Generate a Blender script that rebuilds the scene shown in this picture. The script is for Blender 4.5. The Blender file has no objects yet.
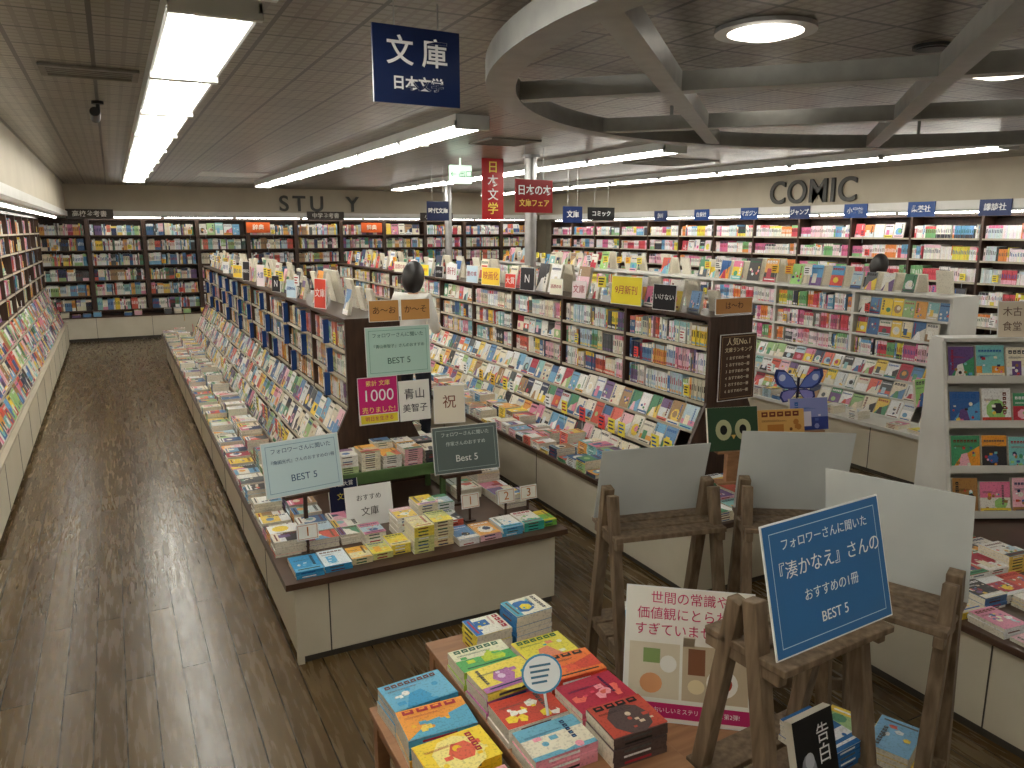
import bpy, math, random, bmesh
from mathutils import Vector, Matrix
R = random.Random(11)
rad = math.radians
scn = bpy.context.scene
COL = scn.collection

# ---------------------------------------------------------------- helpers
def lin(h, k=1.0):
    o = []
    for i in (0, 2, 4):
        c = int(h[i:i+2], 16)/255.0
        c = c/12.92 if c <= 0.04045 else ((c+0.055)/1.055)**2.4
        o.append(min(1, c*k))
    return (o[0], o[1], o[2], 1.0)
def soft(c, k=.06):
    t = (.66, .62, .54)
    return tuple(c[i]*(1-k)+t[i]*k for i in range(3))+(1.0,)
def T(x, y, z): return Matrix.Translation((x, y, z))
def RZ(a): return Matrix.Rotation(rad(a), 4, 'Z')
def RX(a): return Matrix.Rotation(rad(a), 4, 'X')

def newmat(name):
    m = bpy.data.materials.new(name); m.use_nodes = True
    nt = m.node_tree
    return m, nt, nt.nodes['Principled BSDF']
def mat_noise(name, c1, c2, scale=8, rough=0.5, metal=0.0, stretch=(1, 1, 1), bump=0.0, spec=0.5):
    m, nt, b = newmat(name)
    tc = nt.nodes.new('ShaderNodeTexCoord'); mp = nt.nodes.new('ShaderNodeMapping')
    mp.inputs['Scale'].default_value = stretch
    n = nt.nodes.new('ShaderNodeTexNoise'); n.inputs['Scale'].default_value = scale; n.inputs['Detail'].default_value = 4
    r = nt.nodes.new('ShaderNodeValToRGB')
    r.color_ramp.elements[0].color = c1; r.color_ramp.elements[1].color = c2
    r.color_ramp.elements[0].position = 0.3; r.color_ramp.elements[1].position = 0.7
    nt.links.new(tc.outputs['Object'], mp.inputs['Vector']); nt.links.new(mp.outputs[0], n.inputs['Vector'])
    nt.links.new(n.outputs['Fac'], r.inputs[0]); nt.links.new(r.outputs[0], b.inputs['Base Color'])
    b.inputs['Roughness'].default_value = rough; b.inputs['Metallic'].default_value = metal
    b.inputs['Specular IOR Level'].default_value = spec
    if bump:
        bp = nt.nodes.new('ShaderNodeBump'); bp.inputs['Strength'].default_value = bump
        nt.links.new(n.outputs['Fac'], bp.inputs['Height']); nt.links.new(bp.outputs[0], b.inputs['Normal'])
    return m
def mat_emit(name, col, s):
    m, nt, b = newmat(name)
    b.inputs['Base Color'].default_value = col
    b.inputs['Emission Color'].default_value = col
    b.inputs['Emission Strength'].default_value = s
    return m
def mat_attr(name, rough=0.45, mottled=True):
    m, nt, b = newmat(name)
    a = nt.nodes.new('ShaderNodeAttribute'); a.attribute_name = 'Col'
    if mottled:
        tc = nt.nodes.new('ShaderNodeTexCoord')
        n = nt.nodes.new('ShaderNodeTexNoise'); n.inputs['Scale'].default_value = 130; n.inputs['Detail'].default_value = 2
        r = nt.nodes.new('ShaderNodeValToRGB'); r.color_ramp.elements[0].color = (.62, .60, .60, 1); r.color_ramp.elements[1].color = (1.04, 1.04, 1.04, 1)
        r.color_ramp.elements[0].position = .34; r.color_ramp.elements[1].position = .48
        mx = nt.nodes.new('ShaderNodeMixRGB'); mx.blend_type = 'MULTIPLY'; mx.inputs[0].default_value = .55
        nt.links.new(tc.outputs['Object'], n.inputs['Vector']); nt.links.new(n.outputs['Fac'], r.inputs[0])
        nt.links.new(a.outputs['Color'], mx.inputs[1]); nt.links.new(r.outputs[0], mx.inputs[2]); nt.links.new(mx.outputs[0], b.inputs['Base Color'])
    else:
        nt.links.new(a.outputs['Color'], b.inputs['Base Color'])
    b.inputs['Roughness'].default_value = rough
    b.inputs['Specular IOR Level'].default_value = 0.35
    return m

M_PRINT = mat_attr('printed_covers', 0.42)
M_SIGN = mat_attr('printed_sign', 0.3, False)
M_CREAM = mat_noise('cream_laminate', lin('cfc7b2'), lin('d9d2c0'), 3, 0.45)
M_EDGE = mat_noise('shelf_edge_strip', lin('b5ab96'), lin('c4baa6'), 3, 0.45)
M_DARK = mat_noise('dark_walnut', lin('38261d'), lin('4e372a'), 6, 0.4, stretch=(8, 8, 1))
M_BROWN = mat_noise('brown_edge', lin('47342a'), lin('5a4334'), 6, 0.35)
M_WHITE = mat_noise('white_enamel', lin('d6d5cf'), lin('e0dfda'), 4, 0.35)
M_EASEL = mat_noise('weathered_timber', lin('54432f'), lin('84705a'), 5, 0.6, stretch=(9, 9, 1.2), bump=0.15)
M_TABLEW = mat_noise('light_brown_wood', lin('8e6446'), lin('a87c58'), 5, 0.45, stretch=(1, 8, 8))
M_STEEL = mat_noise('brushed_steel', lin('a4a4a4'), lin('b8b8b8'), 10, 0.3, metal=0.8)
M_RING = mat_noise('grey_painted_metal', lin('858582'), lin('959591'), 12, 0.4, metal=0.1)
M_SEAM = mat_noise('dark_seam', lin('4a443c'), lin('3c372f'), 6, 0.6)
M_FIX = mat_noise('fixture_housing', lin('c4c7c4'), lin('ced1ce'), 4, 0.4)
M_TUBE = mat_emit('fluorescent_tube_glow', (1.0, 0.965, 0.88, 1), 23)
M_DOWN = mat_emit('downlight_glow', (1.0, 0.93, 0.8, 1), 4)
M_EXIT = mat_emit('exit_sign_glow', (0.75, 1.0, 0.8, 1), 1.0)
M_BLACK = mat_noise('black_plastic', lin('151515'), lin('1e1e1e'), 8, 0.4)
M_SHEETBACK = mat_noise('laminated_paper_back', lin('c4c9c9'), lin('d2d6d4'), 3, 0.18)
M_VENT = mat_noise('vent_grille', lin('67635a'), lin('7a756b'), 20, 0.5)
_tm = {}
def tmat(h):
    if h not in _tm:
        _tm[h] = mat_noise('ink_'+h, lin(h), lin(h, 1.08), 5, 0.5)
    return _tm[h]

def group(name, loc=(0, 0, 0)):
    e = bpy.data.objects.new(name, None); e.empty_display_size = 0.1
    e.location = loc; COL.objects.link(e); return e
def adopt(o, parent):
    if parent is not None:
        o.parent = parent
        o.matrix_parent_inverse = Matrix.Translation(-Vector(parent.location))

class MB:
    def __init__(s): s.v = []; s.f = []; s.c = []
    def poly(s, M, pts, col):
        n = len(s.v)
        for p in pts: s.v.append((M @ Vector(p))[:])
        s.f.append(tuple(range(n, n+len(pts)))); s.c.append(col)
    def box(s, M, x0, x1, y0, y1, z0, z1, col=(0.8, 0.8, 0.8, 1), top=None, side=None):
        n = len(s.v)
        for p in ((x0,y0,z0),(x1,y0,z0),(x1,y1,z0),(x0,y1,z0),(x0,y0,z1),(x1,y0,z1),(x1,y1,z1),(x0,y1,z1)):
            s.v.append((M @ Vector(p))[:])
        s.f += [(n,n+3,n+2,n+1),(n+4,n+5,n+6,n+7),(n,n+1,n+5,n+4),(n+1,n+2,n+6,n+5),(n+2,n+3,n+7,n+6),(n+3,n,n+4,n+7)]
        t = top or col; sd = side or col
        s.c += [col, t, col, sd, col if side is None else side, sd]
    def rect(s, M, x0, x1, z0, z1, col, k=1):
        y = -0.0006*k
        s.poly(M, ((x0,y,z0),(x1,y,z0),(x1,y,z1),(x0,y,z1)), col)
    def disc(s, M, cx, cz, rx, rz, col, k=1, n=12):
        y = -0.0006*k
        s.poly(M, [(cx+rx*math.cos(2*math.pi*i/n), y, cz+rz*math.sin(2*math.pi*i/n)) for i in range(n)], col)
    def beam(s, p0, p1, w, t, col=(0.8,0.8,0.8,1), M=Matrix.Identity(4), side=Vector((1,0,0))):
        p0 = Vector(p0); p1 = Vector(p1); d = (p1-p0); L = d.length; d.normalize()
        x = (side - d*side.dot(d)).normalized(); y = d.cross(x)
        B = Matrix(((x.x,y.x,d.x,p0.x),(x.y,y.y,d.y,p0.y),(x.z,y.z,d.z,p0.z),(0,0,0,1)))
        s.box(M @ B, -w/2, w/2, -t/2, t/2, 0, L, col)
    def cyl(s, M, r, z0, z1, n=16, col=(0.8,0.8,0.8,1), r2=None):
        r2 = r if r2 is None else r2; b = len(s.v)
        for i in range(n):
            a = 2*math.pi*i/n; s.v.append((M @ Vector((r*math.cos(a), r*math.sin(a), z0)))[:])
        for i in range(n):
            a = 2*math.pi*i/n; s.v.append((M @ Vector((r2*math.cos(a), r2*math.sin(a), z1)))[:])
        for i in range(n):
            j = (i+1) % n; s.f.append((b+i, b+j, b+n+j, b+n+i)); s.c.append(col)
        s.f.append(tuple(b+i for i in reversed(range(n)))); s.c.append(col)
        s.f.append(tuple(b+n+i for i in range(n))); s.c.append(col)
    def build(s, name, mat, parent=None, bevel=0):
        me = bpy.data.meshes.new(name); me.from_pydata(s.v, [], s.f)
        ca = me.color_attributes.new('Col', 'FLOAT_COLOR', 'CORNER')
        buf = []
        for f, c in zip(s.f, s.c): buf.extend(list(c)*len(f))
        ca.data.foreach_set('color', buf)
        me.materials.append(mat); me.update()
        o = bpy.data.objects.new(name, me); COL.objects.link(o); adopt(o, parent)
        if bevel:
            b = o.modifiers.new('bevel', 'BEVEL'); b.width = bevel; b.segments = 2; b.limit_method = 'ANGLE'
        return o
I4 = Matrix.Identity(4)

def text(name, body, size, M, color, parent=None, ext=0.0006, align='CENTER', mat=None):
    cu = bpy.data.curves.new(name, 'FONT'); cu.body = body; cu.size = size; cu.extrude = ext
    cu.align_x = align; cu.align_y = 'CENTER'
    cu.materials.append(mat or tmat(color))
    o = bpy.data.objects.new(name, cu); COL.objects.link(o)
    adopt(o, parent)
    o.matrix_basis = M @ RX(90)
    return o

# ---------------------------------------------------------------- books
PAL = [soft(lin(h)) for h in ('f4f1e8 ffffff f2e9d0 e8e4da ece6d8 fbfaf5 dfe4e6 f8f6ee f6f2e6 eef0f0 f6d640 e9a850 d85a48 b83048 e08aa8 f0c0cc '
       '74aed4 3a6aa0 24365c 4f946c a4c888 90c4c4 74588c 2c2a2e 545a5e a8845c bcd4e0 f4e8d0 f0ece0 d8cfb8 f0d060 e87060 6090c0').split()]
PALM = [soft(lin(h), .03) for h in 'f4f1e8 ffffff f6d640 f0a030 e04a3a c82840 e87aa0 f3b7c8 5aa5d8 2a62a8 1c2f5c 3f9a6a 9ccf7a 7ec8c8 6a4a8a 26242a f8f0d8 e8e4da a8783c f0f0f0'.split()]
PALB = [soft(lin(h), .06) for h in 'f4f1e8 f7f3e6 efe6cf f0d860 e0a864 d06a58 e0a8b0 98c0d8 4a74a8 5f9a7c b8cc94 e6e2d6 f5f2ea d9c9a0 8a648a 303038 f8f6ee f0b040'.split()]
PALC = [soft(lin(h), .05) for h in 'f6d0dc f4b4c8 ffffff f6f3f0 f0e050 e05060 70b0dc f7f4ee fbe6ee e070a0 3a3a48 f2ede4 f8f4f4 dce8f0 f09040 80c080'.split()]
INK = [lin(h) for h in '222222 1c2f5c b02838 2a62a8 555555 f4f4f4 703020 206040'.split()]
PAGE = lin('e6dfce')

def cover(mb, M, w, h, pal=PAL, detail=1):
    bg = R.choice(pal); c2 = R.choice(pal); c3 = R.choice(pal); ink = R.choice(INK)
    mb.rect(M, 0, w, 0, h, bg, 1)
    k = R.random()
    if k < .26:
        mb.rect(M, w*.0, w*1, h*R.uniform(0,.15), h*R.uniform(.5,.7), c2, 2)
        mb.disc(M, w*R.uniform(.3,.7), h*.33, w*.22, w*.2, c3, 3, 7)
    elif k < .38:
        mb.disc(M, w*.5, h*.4, w*.36, w*.38, c2, 2, 9); mb.disc(M, w*R.uniform(.4,.6), h*.45, w*.2, w*.2, c3, 3, 6)
    elif k < .6:
        mb.rect(M, 0, w, 0, h*.4, c2, 2); mb.rect(M, w*.2, w*.55, h*.12, h*.58, c3, 3)
    elif k < .8:
        mb.poly(M, ((0,-.0012,0),(w,-.0012,0),(w,-.0012,h*.7),(w*.3,-.0012,h*.35)), c2)
        mb.poly(M, ((w*.2,-.0018,0),(w*.7,-.0018,0),(w*.55,-.0018,h*.5),(w*.35,-.0018,h*.45)), c3)
    else:
        for i in range(6):
            mb.disc(M, w*R.uniform(.15,.85), h*R.uniform(.12,.65), w*R.uniform(.06,.14), w*.1, R.choice(pal), 2+i*.2, 5)
    if detail > 1:
        for i in range(9):
            cx = w*R.uniform(.12,.88); cz = h*R.uniform(.1,.66); a = w*R.uniform(.03,.07)
            if R.random() < .5: mb.disc(M, cx, cz, a, a, R.choice(pal), 3.2+i*.04, 8)
            else: mb.rect(M, cx-a, cx+a, cz-a*.7, cz+a*.7, R.choice(pal), 3.2+i*.04)
        for i in range(3): mb.rect(M, w*.08, w*R.uniform(.4,.7), h*(.70-.02*i), h*(.708-.02*i), ink, 3.8)
    if R.random() < .55:
        n = R.randint(4, 8); cs = w*.84/n; x = w*.08
        for i in range(n):
            g = cs*.78; z = h*.8
            mb.rect(M, x, x+g, z, z+min(g,h*.14), ink, 4.2); x += cs
            if detail: mb.rect(M, x-cs+g*.25, x-cs+g*.75, z+g*.3, z+g*.5, bg, 4.9)
    else:
        n = R.randint(4, 8); cs = h*.62/n; x = w*R.choice((.12,.72))
        for i in range(n):
            z = h*.92-cs*(i+1); g = min(cs*.78, w*.15)
            mb.rect(M, x, x+g, z, z+g, ink, 4.2)
            if detail: mb.rect(M, x+g*.25, x+g*.75, z+g*.3, z+g*.5, bg, 4.9)
    if R.random() < .4:
        mb.rect(M, 0, w, 0, h*.2, R.choice(pal), 5.4)
        mb.rect(M, w*.1, w*.9, h*.08, h*.13, ink, 6.2)

def face_book(mb, M, w, h, t=.015, pal=PAL, detail=1):
    mb.box(M, -w/2, w/2, 0, t, 0, h, PAGE)
    cover(mb, M @ T(-w/2, 0, 0), w, h, pal, detail)

def stack(mb, M, n, w, d, t, pal=PAL, same=None, detail=1):
    z = 0
    c = same or R.choice(pal)
    for i in range(n):
        tt = t*R.uniform(.85, 1.1)
        if R.random() < .06: c = R.choice(pal)
        jx = R.uniform(-.003, .003); jy = R.uniform(-.003, .003)
        mb.box(M, -w/2+jx, w/2+jx, -d/2+jy, d/2+jy, z, z+tt*.94, c, side=PAGE)
        if detail:
            mb.rect(M @ T(jx, -d/2+jy, z), -w*.3, w*.2, tt*.3, tt*.65, R.choice(INK), 1)
        z += tt
    cover(mb, M @ T(-w/2, -d/2, z) @ RX(-90), w, d, pal, detail)
    return z

def spine_row(mb, M, x0, x1, z, hm, wm, depth, pal, detail=1, series=.6, rmax=16):
    x = x0
    while x < x1-.03:
        run = R.randint(3, rmax) if R.random() < series else 1
        base = R.choice(pal); band = R.choice(pal); lab = R.choice(pal); ink = R.choice(INK)
        h0 = hm*R.uniform(.80, 1.0); style = R.random()
        for i in range(run):
            w = wm*R.uniform(.5, 1.6) if run == 1 else wm*R.uniform(.75, 1.25)
            if x+w > x1: return
            h = h0*R.uniform(.975, 1.0)
            y = R.uniform(0, .010)
            n = len(mb.v)
            for p in ((x,y,z),(x+w*.94,y,z),(x+w*.94,y,z+h),(x,y,z+h),(x,depth,z+h),(x+w*.94,depth,z+h),(x+w*.94,depth,z),(x,depth,z)):
                mb.v.append((M @ Vector(p))[:])
            bb = tuple(q*R.uniform(.84, 1.0) for q in base[:3])+(1.0,)
            mb.f += [(n,n+1,n+2,n+3),(n+3,n+2,n+5,n+4),(n+1,n+6,n+5,n+2),(n,n+3,n+4,n+7)]
            mb.c += [bb, PAGE, bb, bb]
            Q = M @ T(x, y, z)
            if style < .4: mb.rect(Q, 0, w*.94, h*.78, h, band, 1)
            elif style < .6: mb.rect(Q, 0, w*.94, 0, h*.3, band, 1)
            mb.rect(Q, w*.28, w*.66, h*.42, h*R.uniform(.62,.76), ink, 1.6)
            if detail: mb.rect(Q, w*.15, w*.8, h*.06, h*.17, lab, 1.6)
            x += w
        if R.random() < .05: x += .02

def face_row(mb, M, x0, x1, w, h, gap=.012, pal=PAL, t=.015, detail=1, jitter=.12):
    x = x0
    while x < x1-w:
        ww = w*R.uniform(1-jitter, 1+jitter); hh = h*R.uniform(1-jitter, 1+.02)
        face_book(mb, M @ T(x+ww/2, 0, 0), ww, hh, t, pal, detail)
        x += ww+gap

# ---------------------------------------------------------------- room
def room():
    X0, X1, Y0, Y1, H = -1.34, 9.32, -2.6, 16.42, 2.8
    m, nt, b = newmat('floor_boards')
    tc = nt.nodes.new('ShaderNodeTexCoord'); mp = nt.nodes.new('ShaderNodeMapping')
    mp.inputs['Rotation'].default_value = (0, 0, rad(90))
    br = nt.nodes.new('ShaderNodeTexBrick'); br.offset = .37; br.offset_frequency = 2
    br.inputs['Scale'].default_value = 1; br.inputs['Brick Width'].default_value = 1.8
    br.inputs['Row Height'].default_value = .12; br.inputs['Mortar Size'].default_value = .003
    br.inputs['Mortar Smooth'].default_value = .3
    br.inputs['Color1'].default_value = lin('6b5738'); br.inputs['Color2'].default_value = lin('59462c')
    br.inputs['Mortar'].default_value = lin('1c150d')
    mp2 = nt.nodes.new('ShaderNodeMapping'); mp2.inputs['Scale'].default_value = (14, 1.2, 1)
    n = nt.nodes.new('ShaderNodeTexNoise'); n.inputs['Scale'].default_value = 3; n.inputs['Detail'].default_value = 6
    mx = nt.nodes.new('ShaderNodeMixRGB'); mx.blend_type = 'MULTIPLY'; mx.inputs[0].default_value = .75
    r = nt.nodes.new('ShaderNodeValToRGB'); r.color_ramp.elements[0].color = (.66,.62,.54,1); r.color_ramp.elements[1].color = (1.14,1.12,1.05,1)
    r.color_ramp.elements[0].position = .3; r.color_ramp.elements[1].position = .7
    rr = nt.nodes.new('ShaderNodeMapRange'); rr.inputs['From Min'].default_value = .3; rr.inputs['From Max'].default_value = .7
    rr.inputs['To Min'].default_value = .22; rr.inputs['To Max'].default_value = .31
    L = nt.links.new
    L(tc.outputs['Object'], mp.inputs[0]); L(mp.outputs[0], br.inputs['Vector'])
    L(tc.outputs['Object'], mp2.inputs[0]); L(mp2.outputs[0], n.inputs['Vector'])
    L(n.outputs['Fac'], r.inputs[0]); L(br.outputs['Color'], mx.inputs[1]); L(r.outputs[0], mx.inputs[2])
    L(mx.outputs[0], b.inputs['Base Color']); L(n.outputs['Fac'], rr.inputs['Value']); L(rr.outputs[0], b.inputs['Roughness'])
    bp = nt.nodes.new('ShaderNodeBump'); bp.inputs['Strength'].default_value = .25; bp.inputs['Distance'].default_value = .003; bp.invert = True
    L(br.outputs['Fac'], bp.inputs['Height']); L(bp.outputs[0], b.inputs['Normal'])
    b.inputs['Specular IOR Level'].default_value = .6
    a = MB(); a.box(I4, X0-.1, X1+.1, Y0-.1, Y1+.1, -.1, 0); a.build('floor', m)
    # ceiling
    m, nt, b = newmat('pressed_ceiling_tiles'); L = nt.links.new
    tc = nt.nodes.new('ShaderNodeTexCoord')
    def brick(w, mo, c1, c2, mc):
        br = nt.nodes.new('ShaderNodeTexBrick'); br.offset = 0; br.inputs['Scale'].default_value = 1
        br.inputs['Brick Width'].default_value = w; br.inputs['Row Height'].default_value = w; br.inputs['Mortar Size'].default_value = mo
        br.inputs['Color1'].default_value = c1; br.inputs['Color2'].default_value = c2; br.inputs['Mortar'].default_value = mc
        L(tc.outputs['Object'], br.inputs['Vector']); return br
    b1 = brick(.32, .010, lin('948d80'), lin('867f73'), lin('38332b'))
    b2 = brick(.064, .010, (1,1,1,1), (.9,.9,.9,1), (.62,.61,.58,1))
    mx = nt.nodes.new('ShaderNodeMixRGB'); mx.blend_type = 'MULTIPLY'; mx.inputs[0].default_value = 1
    L(b1.outputs['Color'], mx.inputs[1]); L(b2.outputs['Color'], mx.inputs[2]); L(mx.outputs[0], b.inputs['Base Color'])
    bp = nt.nodes.new('ShaderNodeBump'); bp.inputs['Strength'].default_value = .3; bp.inputs['Distance'].default_value = .006; bp.invert = True
    L(b2.outputs['Fac'], bp.inputs['Height']); L(bp.outputs[0], b.inputs['Normal'])
    b.inputs['Roughness'].default_value = .32
    a = MB(); a.box(I4, X0-.1, X1+.1, Y0-.1, Y1+.1, H, H+.1); a.build('ceiling', m)
    wm = mat_noise('wall_paint', lin('a9a08c'), lin('b6ad99'), 2, .7)
    for nm, bx in (('wall_left', (X0-.1, X0, Y0, Y1)), ('wall_right', (X1, X1+.1, Y0, Y1)),
                   ('wall_far', (X0-.1, X1+.1, Y1, Y1+.1)), ('wall_near', (X0-.1, X1+.1, Y0-.1, Y0))):
        a = MB(); a.box(I4, *bx, 0, H); a.build(nm, wm)
    fm = mat_noise('fascia_paint', lin('b4ab97'), lin('c1b8a4'), 2, .6)
    a = MB(); a.box(I4, X0, -.66, Y0+.01, 15.6, 2.32, 2.8); a.build('trim_1', fm)
    a = MB(); a.box(I4, X0+.0, -.63, Y0+.01, 15.6, 2.24, 2.32); a.build('trim_2', M_WHITE)
    a = MB(); a.box(I4, X0, X1, 15.95, Y1, 2.34, 2.8); a.build('trim_3', fm)
    a = MB(); a.box(I4, X0, 8.8, 15.9, Y1, 2.26, 2.34); a.build('trim_4', M_WHITE)
    a = MB(); a.box(I4, 9.0, X1, 0.5, 15.9, 2.34, 2.8); a.build('trim_5', fm)
    a = MB(); a.box(I4, 8.85, X1, 0.5, 15.9, 2.24, 2.34); a.build('trim_6', M_WHITE)
room()

# ---------------------------------------------------------------- lights
def fluoro(x, y0, y1, w=.26, z=2.8, seg=1.24, tr=.018):
    g = group('fluorescent_ceiling_light', (x, (y0+y1)/2, z))
    h = MB(); t = MB()
    h.box(I4, x-w/2, x+w/2, y0, y1, z-.045, z-.001)
    h.box(I4, x-w/2, x-w/2+.012, y0, y1, z-.075, z-.045)
    h.box(I4, x+w/2-.012, x+w/2, y0, y1, z-.075, z-.045)
    n = max(1, round((y1-y0)/seg)); s = (y1-y0)/n
    for i in range(n):
        a = y0+i*s
        h.box(I4, x-w/2, x+w/2, a, a+.03, z-.10, z-.045); h.box(I4, x-w/2, x+w/2, a+s-.03, a+s, z-.10, z-.045)
        for dx in (-w*.25, w*.25):
            t.cyl(T(x+dx, a+.035, z-.08) @ RX(-90), tr, 0, s-.07, 6)
    h.build('housing', M_FIX, g); t.build('tubes', M_TUBE, g)
fluoro(.38, 2.9, 13.2, .3)
fluoro(.38, -2.2, 2.66, .3)
fluoro(2.35, 5.2, 13.8)
fluoro(4.72, 5.9, 13.8)
fluoro(7.15, 4.3, 15.2)
fluoro(3.0, -1.8, -.8)
fluoro(6.4, -1.8, 3.6)
def strip(name, x, y0, y1, z):
    g = group(name, (x, (y0+y1)/2, z)); h = MB(); t = MB()
    h.box(I4, x-.04, x+.04, y0, y1, z-.02, z-.001)
    n = round((y1-y0)/1.25); s = (y1-y0)/n
    for i in range(n): t.cyl(T(x, y0+i*s+.03, z-.035) @ RX(-90), .008, 0, s-.06, 6)
    h.build('housing', M_FIX, g); t.build('tubes', M_TUBE, g)
strip('shelf_strip_light', -.80, 0.2, 15.3, 2.24)
strip('shelf_strip_light', 8.92, 3, 15.3, 2.24)
g = group('shelf_strip_light', (4, 15.95, 2.25)); h = MB(); t = MB()
h.box(I4, -.4, 8.6, 15.93, 16.0, 2.24, 2.259)
for i in range(7): t.cyl(T(-.35+i*1.27, 15.965, 2.226) @ Matrix.Rotation(rad(90), 4, 'Y'), .006, 0, 1.2, 6)
h.build('housing', M_FIX, g); t.build('tubes', M_TUBE, g)

# ring
def ring():
    cx, cy, Ro, Ri, z0, z1 = 3.59, 1.87, 2.45, 2.33, 2.565, 2.655
    g = group('circular_ceiling_frame', (cx, cy, z0))
    a = MB(); n = 144
    for i in range(n):
        A = 2*math.pi*i/n; B = 2*math.pi*(i+1)/n
        p = lambda r, t, z: (cx+r*math.cos(t), cy+r*math.sin(t), z)
        a.poly(I4, (p(Ro,A,z0),p(Ro,B,z0),p(Ro,B,z1),p(Ro,A,z1)), (1,1,1,1))
        a.poly(I4, (p(Ri,B,z0),p(Ri,A,z0),p(Ri,A,z1),p(Ri,B,z1)), (1,1,1,1))
        a.poly(I4, (p(Ri,A,z0),p(Ri,B,z0),p(Ro,B,z0),p(Ro,A,z0)), (1,1,1,1))
        a.poly(I4, (p(Ro,A,z1),p(Ro,B,z1),p(Ri,B,z1),p(Ri,A,z1)), (1,1,1,1))
    a.build('ring', M_RING, g)
    b = MB(); d = Vector((.72, .694, 0)); nn = Vector((.694, -.72, 0)); c = Vector((cx, cy, 2.61))
    Rb = 2.345
    for off in (-1.62, -.58, .5):
        L = math.sqrt(Rb**2-off*off); b.beam(c+nn*off-d*L, c+nn*off+d*L, .085, .08, side=Vector((0,0,1)).cross(d))
    for off in (-.40, .85):
        L = math.sqrt(Rb**2-off*off); b.beam(c+d*off-nn*L, c+d*off+nn*L, .085, .078, side=Vector((0,0,1)).cross(nn))
    for i in range(8):
        t = math.pi*2*i/8+.1; b.cyl(T(cx+2.39*math.cos(t), cy+2.39*math.sin(t), 0), .012, z1, 2.8, 8)
    b.build('cross_beams', M_RING, g)
ring()
def downlight(x, y):
    g = group('round_ceiling_light', (x, y, 2.8))
    a = MB(); a.cyl(T(x, y, 0), .2, 2.782, 2.799, 32); a.build('rim', M_STEEL, g)
    a = MB(); a.cyl(T(x, y, 0), .09, 2.765, 2.782, 32, r2=.15); a.build('glass', M_DOWN, g)
for p in ((3.25, 3.25), (2.43, 2.5), (4.13, 2.56), (3.0, 1.0)): downlight(*p)
def disc_sp(x, y, r=.09):
    a = MB(); a.cyl(T(x, y, 0), r, 2.785, 2.799, 24); a.cyl(T(x, y, 0), r*.8, 2.78, 2.785, 24); a.build('ceiling_speaker', M_BLACK)
disc_sp(3.3, 2.38, .08); disc_sp(3.0, 4.9, .07)
def vent(x, y, w, d, nm='ceiling_vent', m=None):
    g = group(nm, (x, y, 2.8)); a = MB()
    for (p, q, r_, s_) in ((x-w/2, x+w/2, y-d/2, y-d/2+.03), (x-w/2, x+w/2, y+d/2-.03, y+d/2), (x-w/2, x-w/2+.03, y-d/2+.03, y+d/2-.03), (x+w/2-.03, x+w/2, y-d/2+.03, y+d/2-.03)):
        a.box(I4, p, q, r_, s_, 2.785, 2.799)
    k = int((d-.06)/.05)
    for i in range(k):
        yy = y-d/2+.04+i*.05; a.box(I4, x-w/2+.03, x+w/2-.03, yy, yy+.02, 2.787, 2.797)
    a.build('grille', m or M_VENT, g)
vent(-.02, 4.72, .45, .3); vent(1.65, 12.2, .9, .9, 'ceiling_air_conditioner', M_WHITE); vent(3.3, 6.6, .5, .5); vent(6.0, 7.6, .8, .8, 'ceiling_air_conditioner', M_VENT)
g = group('security_camera', (0, 5.75, 2.75)); a = MB()
a.cyl(T(0, 5.75, 0), .035, 2.78, 2.799, 16); a.cyl(T(0, 5.75, 0), .012, 2.72, 2.78, 10)
a.cyl(T(-.02, 5.80, 2.70) @ RX(75), .03, 0, .11, 16); a.build('body', M_BLACK, g)
for (x, y) in ((4.14, 7.64), (5.5, 13.3)):
    g = group('steel_column', (x, y, 0)); a = MB(); a.cyl(T(x, y, 0), .065, 0, 2.8, 24); a.cyl(T(x, y, 0), .1, 0, .03, 24); a.cyl(T(x, y, 0), .1, 2.77, 2.799, 24)
    a.build('shaft', M_STEEL, g)

# ---------------------------------------------------------------- bookcases
POPC = [lin(h) for h in 'f6e450 f8f6ee e85048 ffffff f0c040 f6e450'.split()]
def popcard(mb, M, w=.075, h=.1):
    mb.box(M, -w/2, w/2, 0, .002, 0, h, R.choice(POPC)); ink = R.choice(INK[:5])
    for i in range(3): mb.rect(M, -w*.38, w*R.uniform(.1,.38), h*(.72-.25*i), h*(.84-.25*i), ink, 1)
    mb.box(M, -.002, .002, .001, .003, -.09, .01, lin('d0d0d0'))

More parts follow.
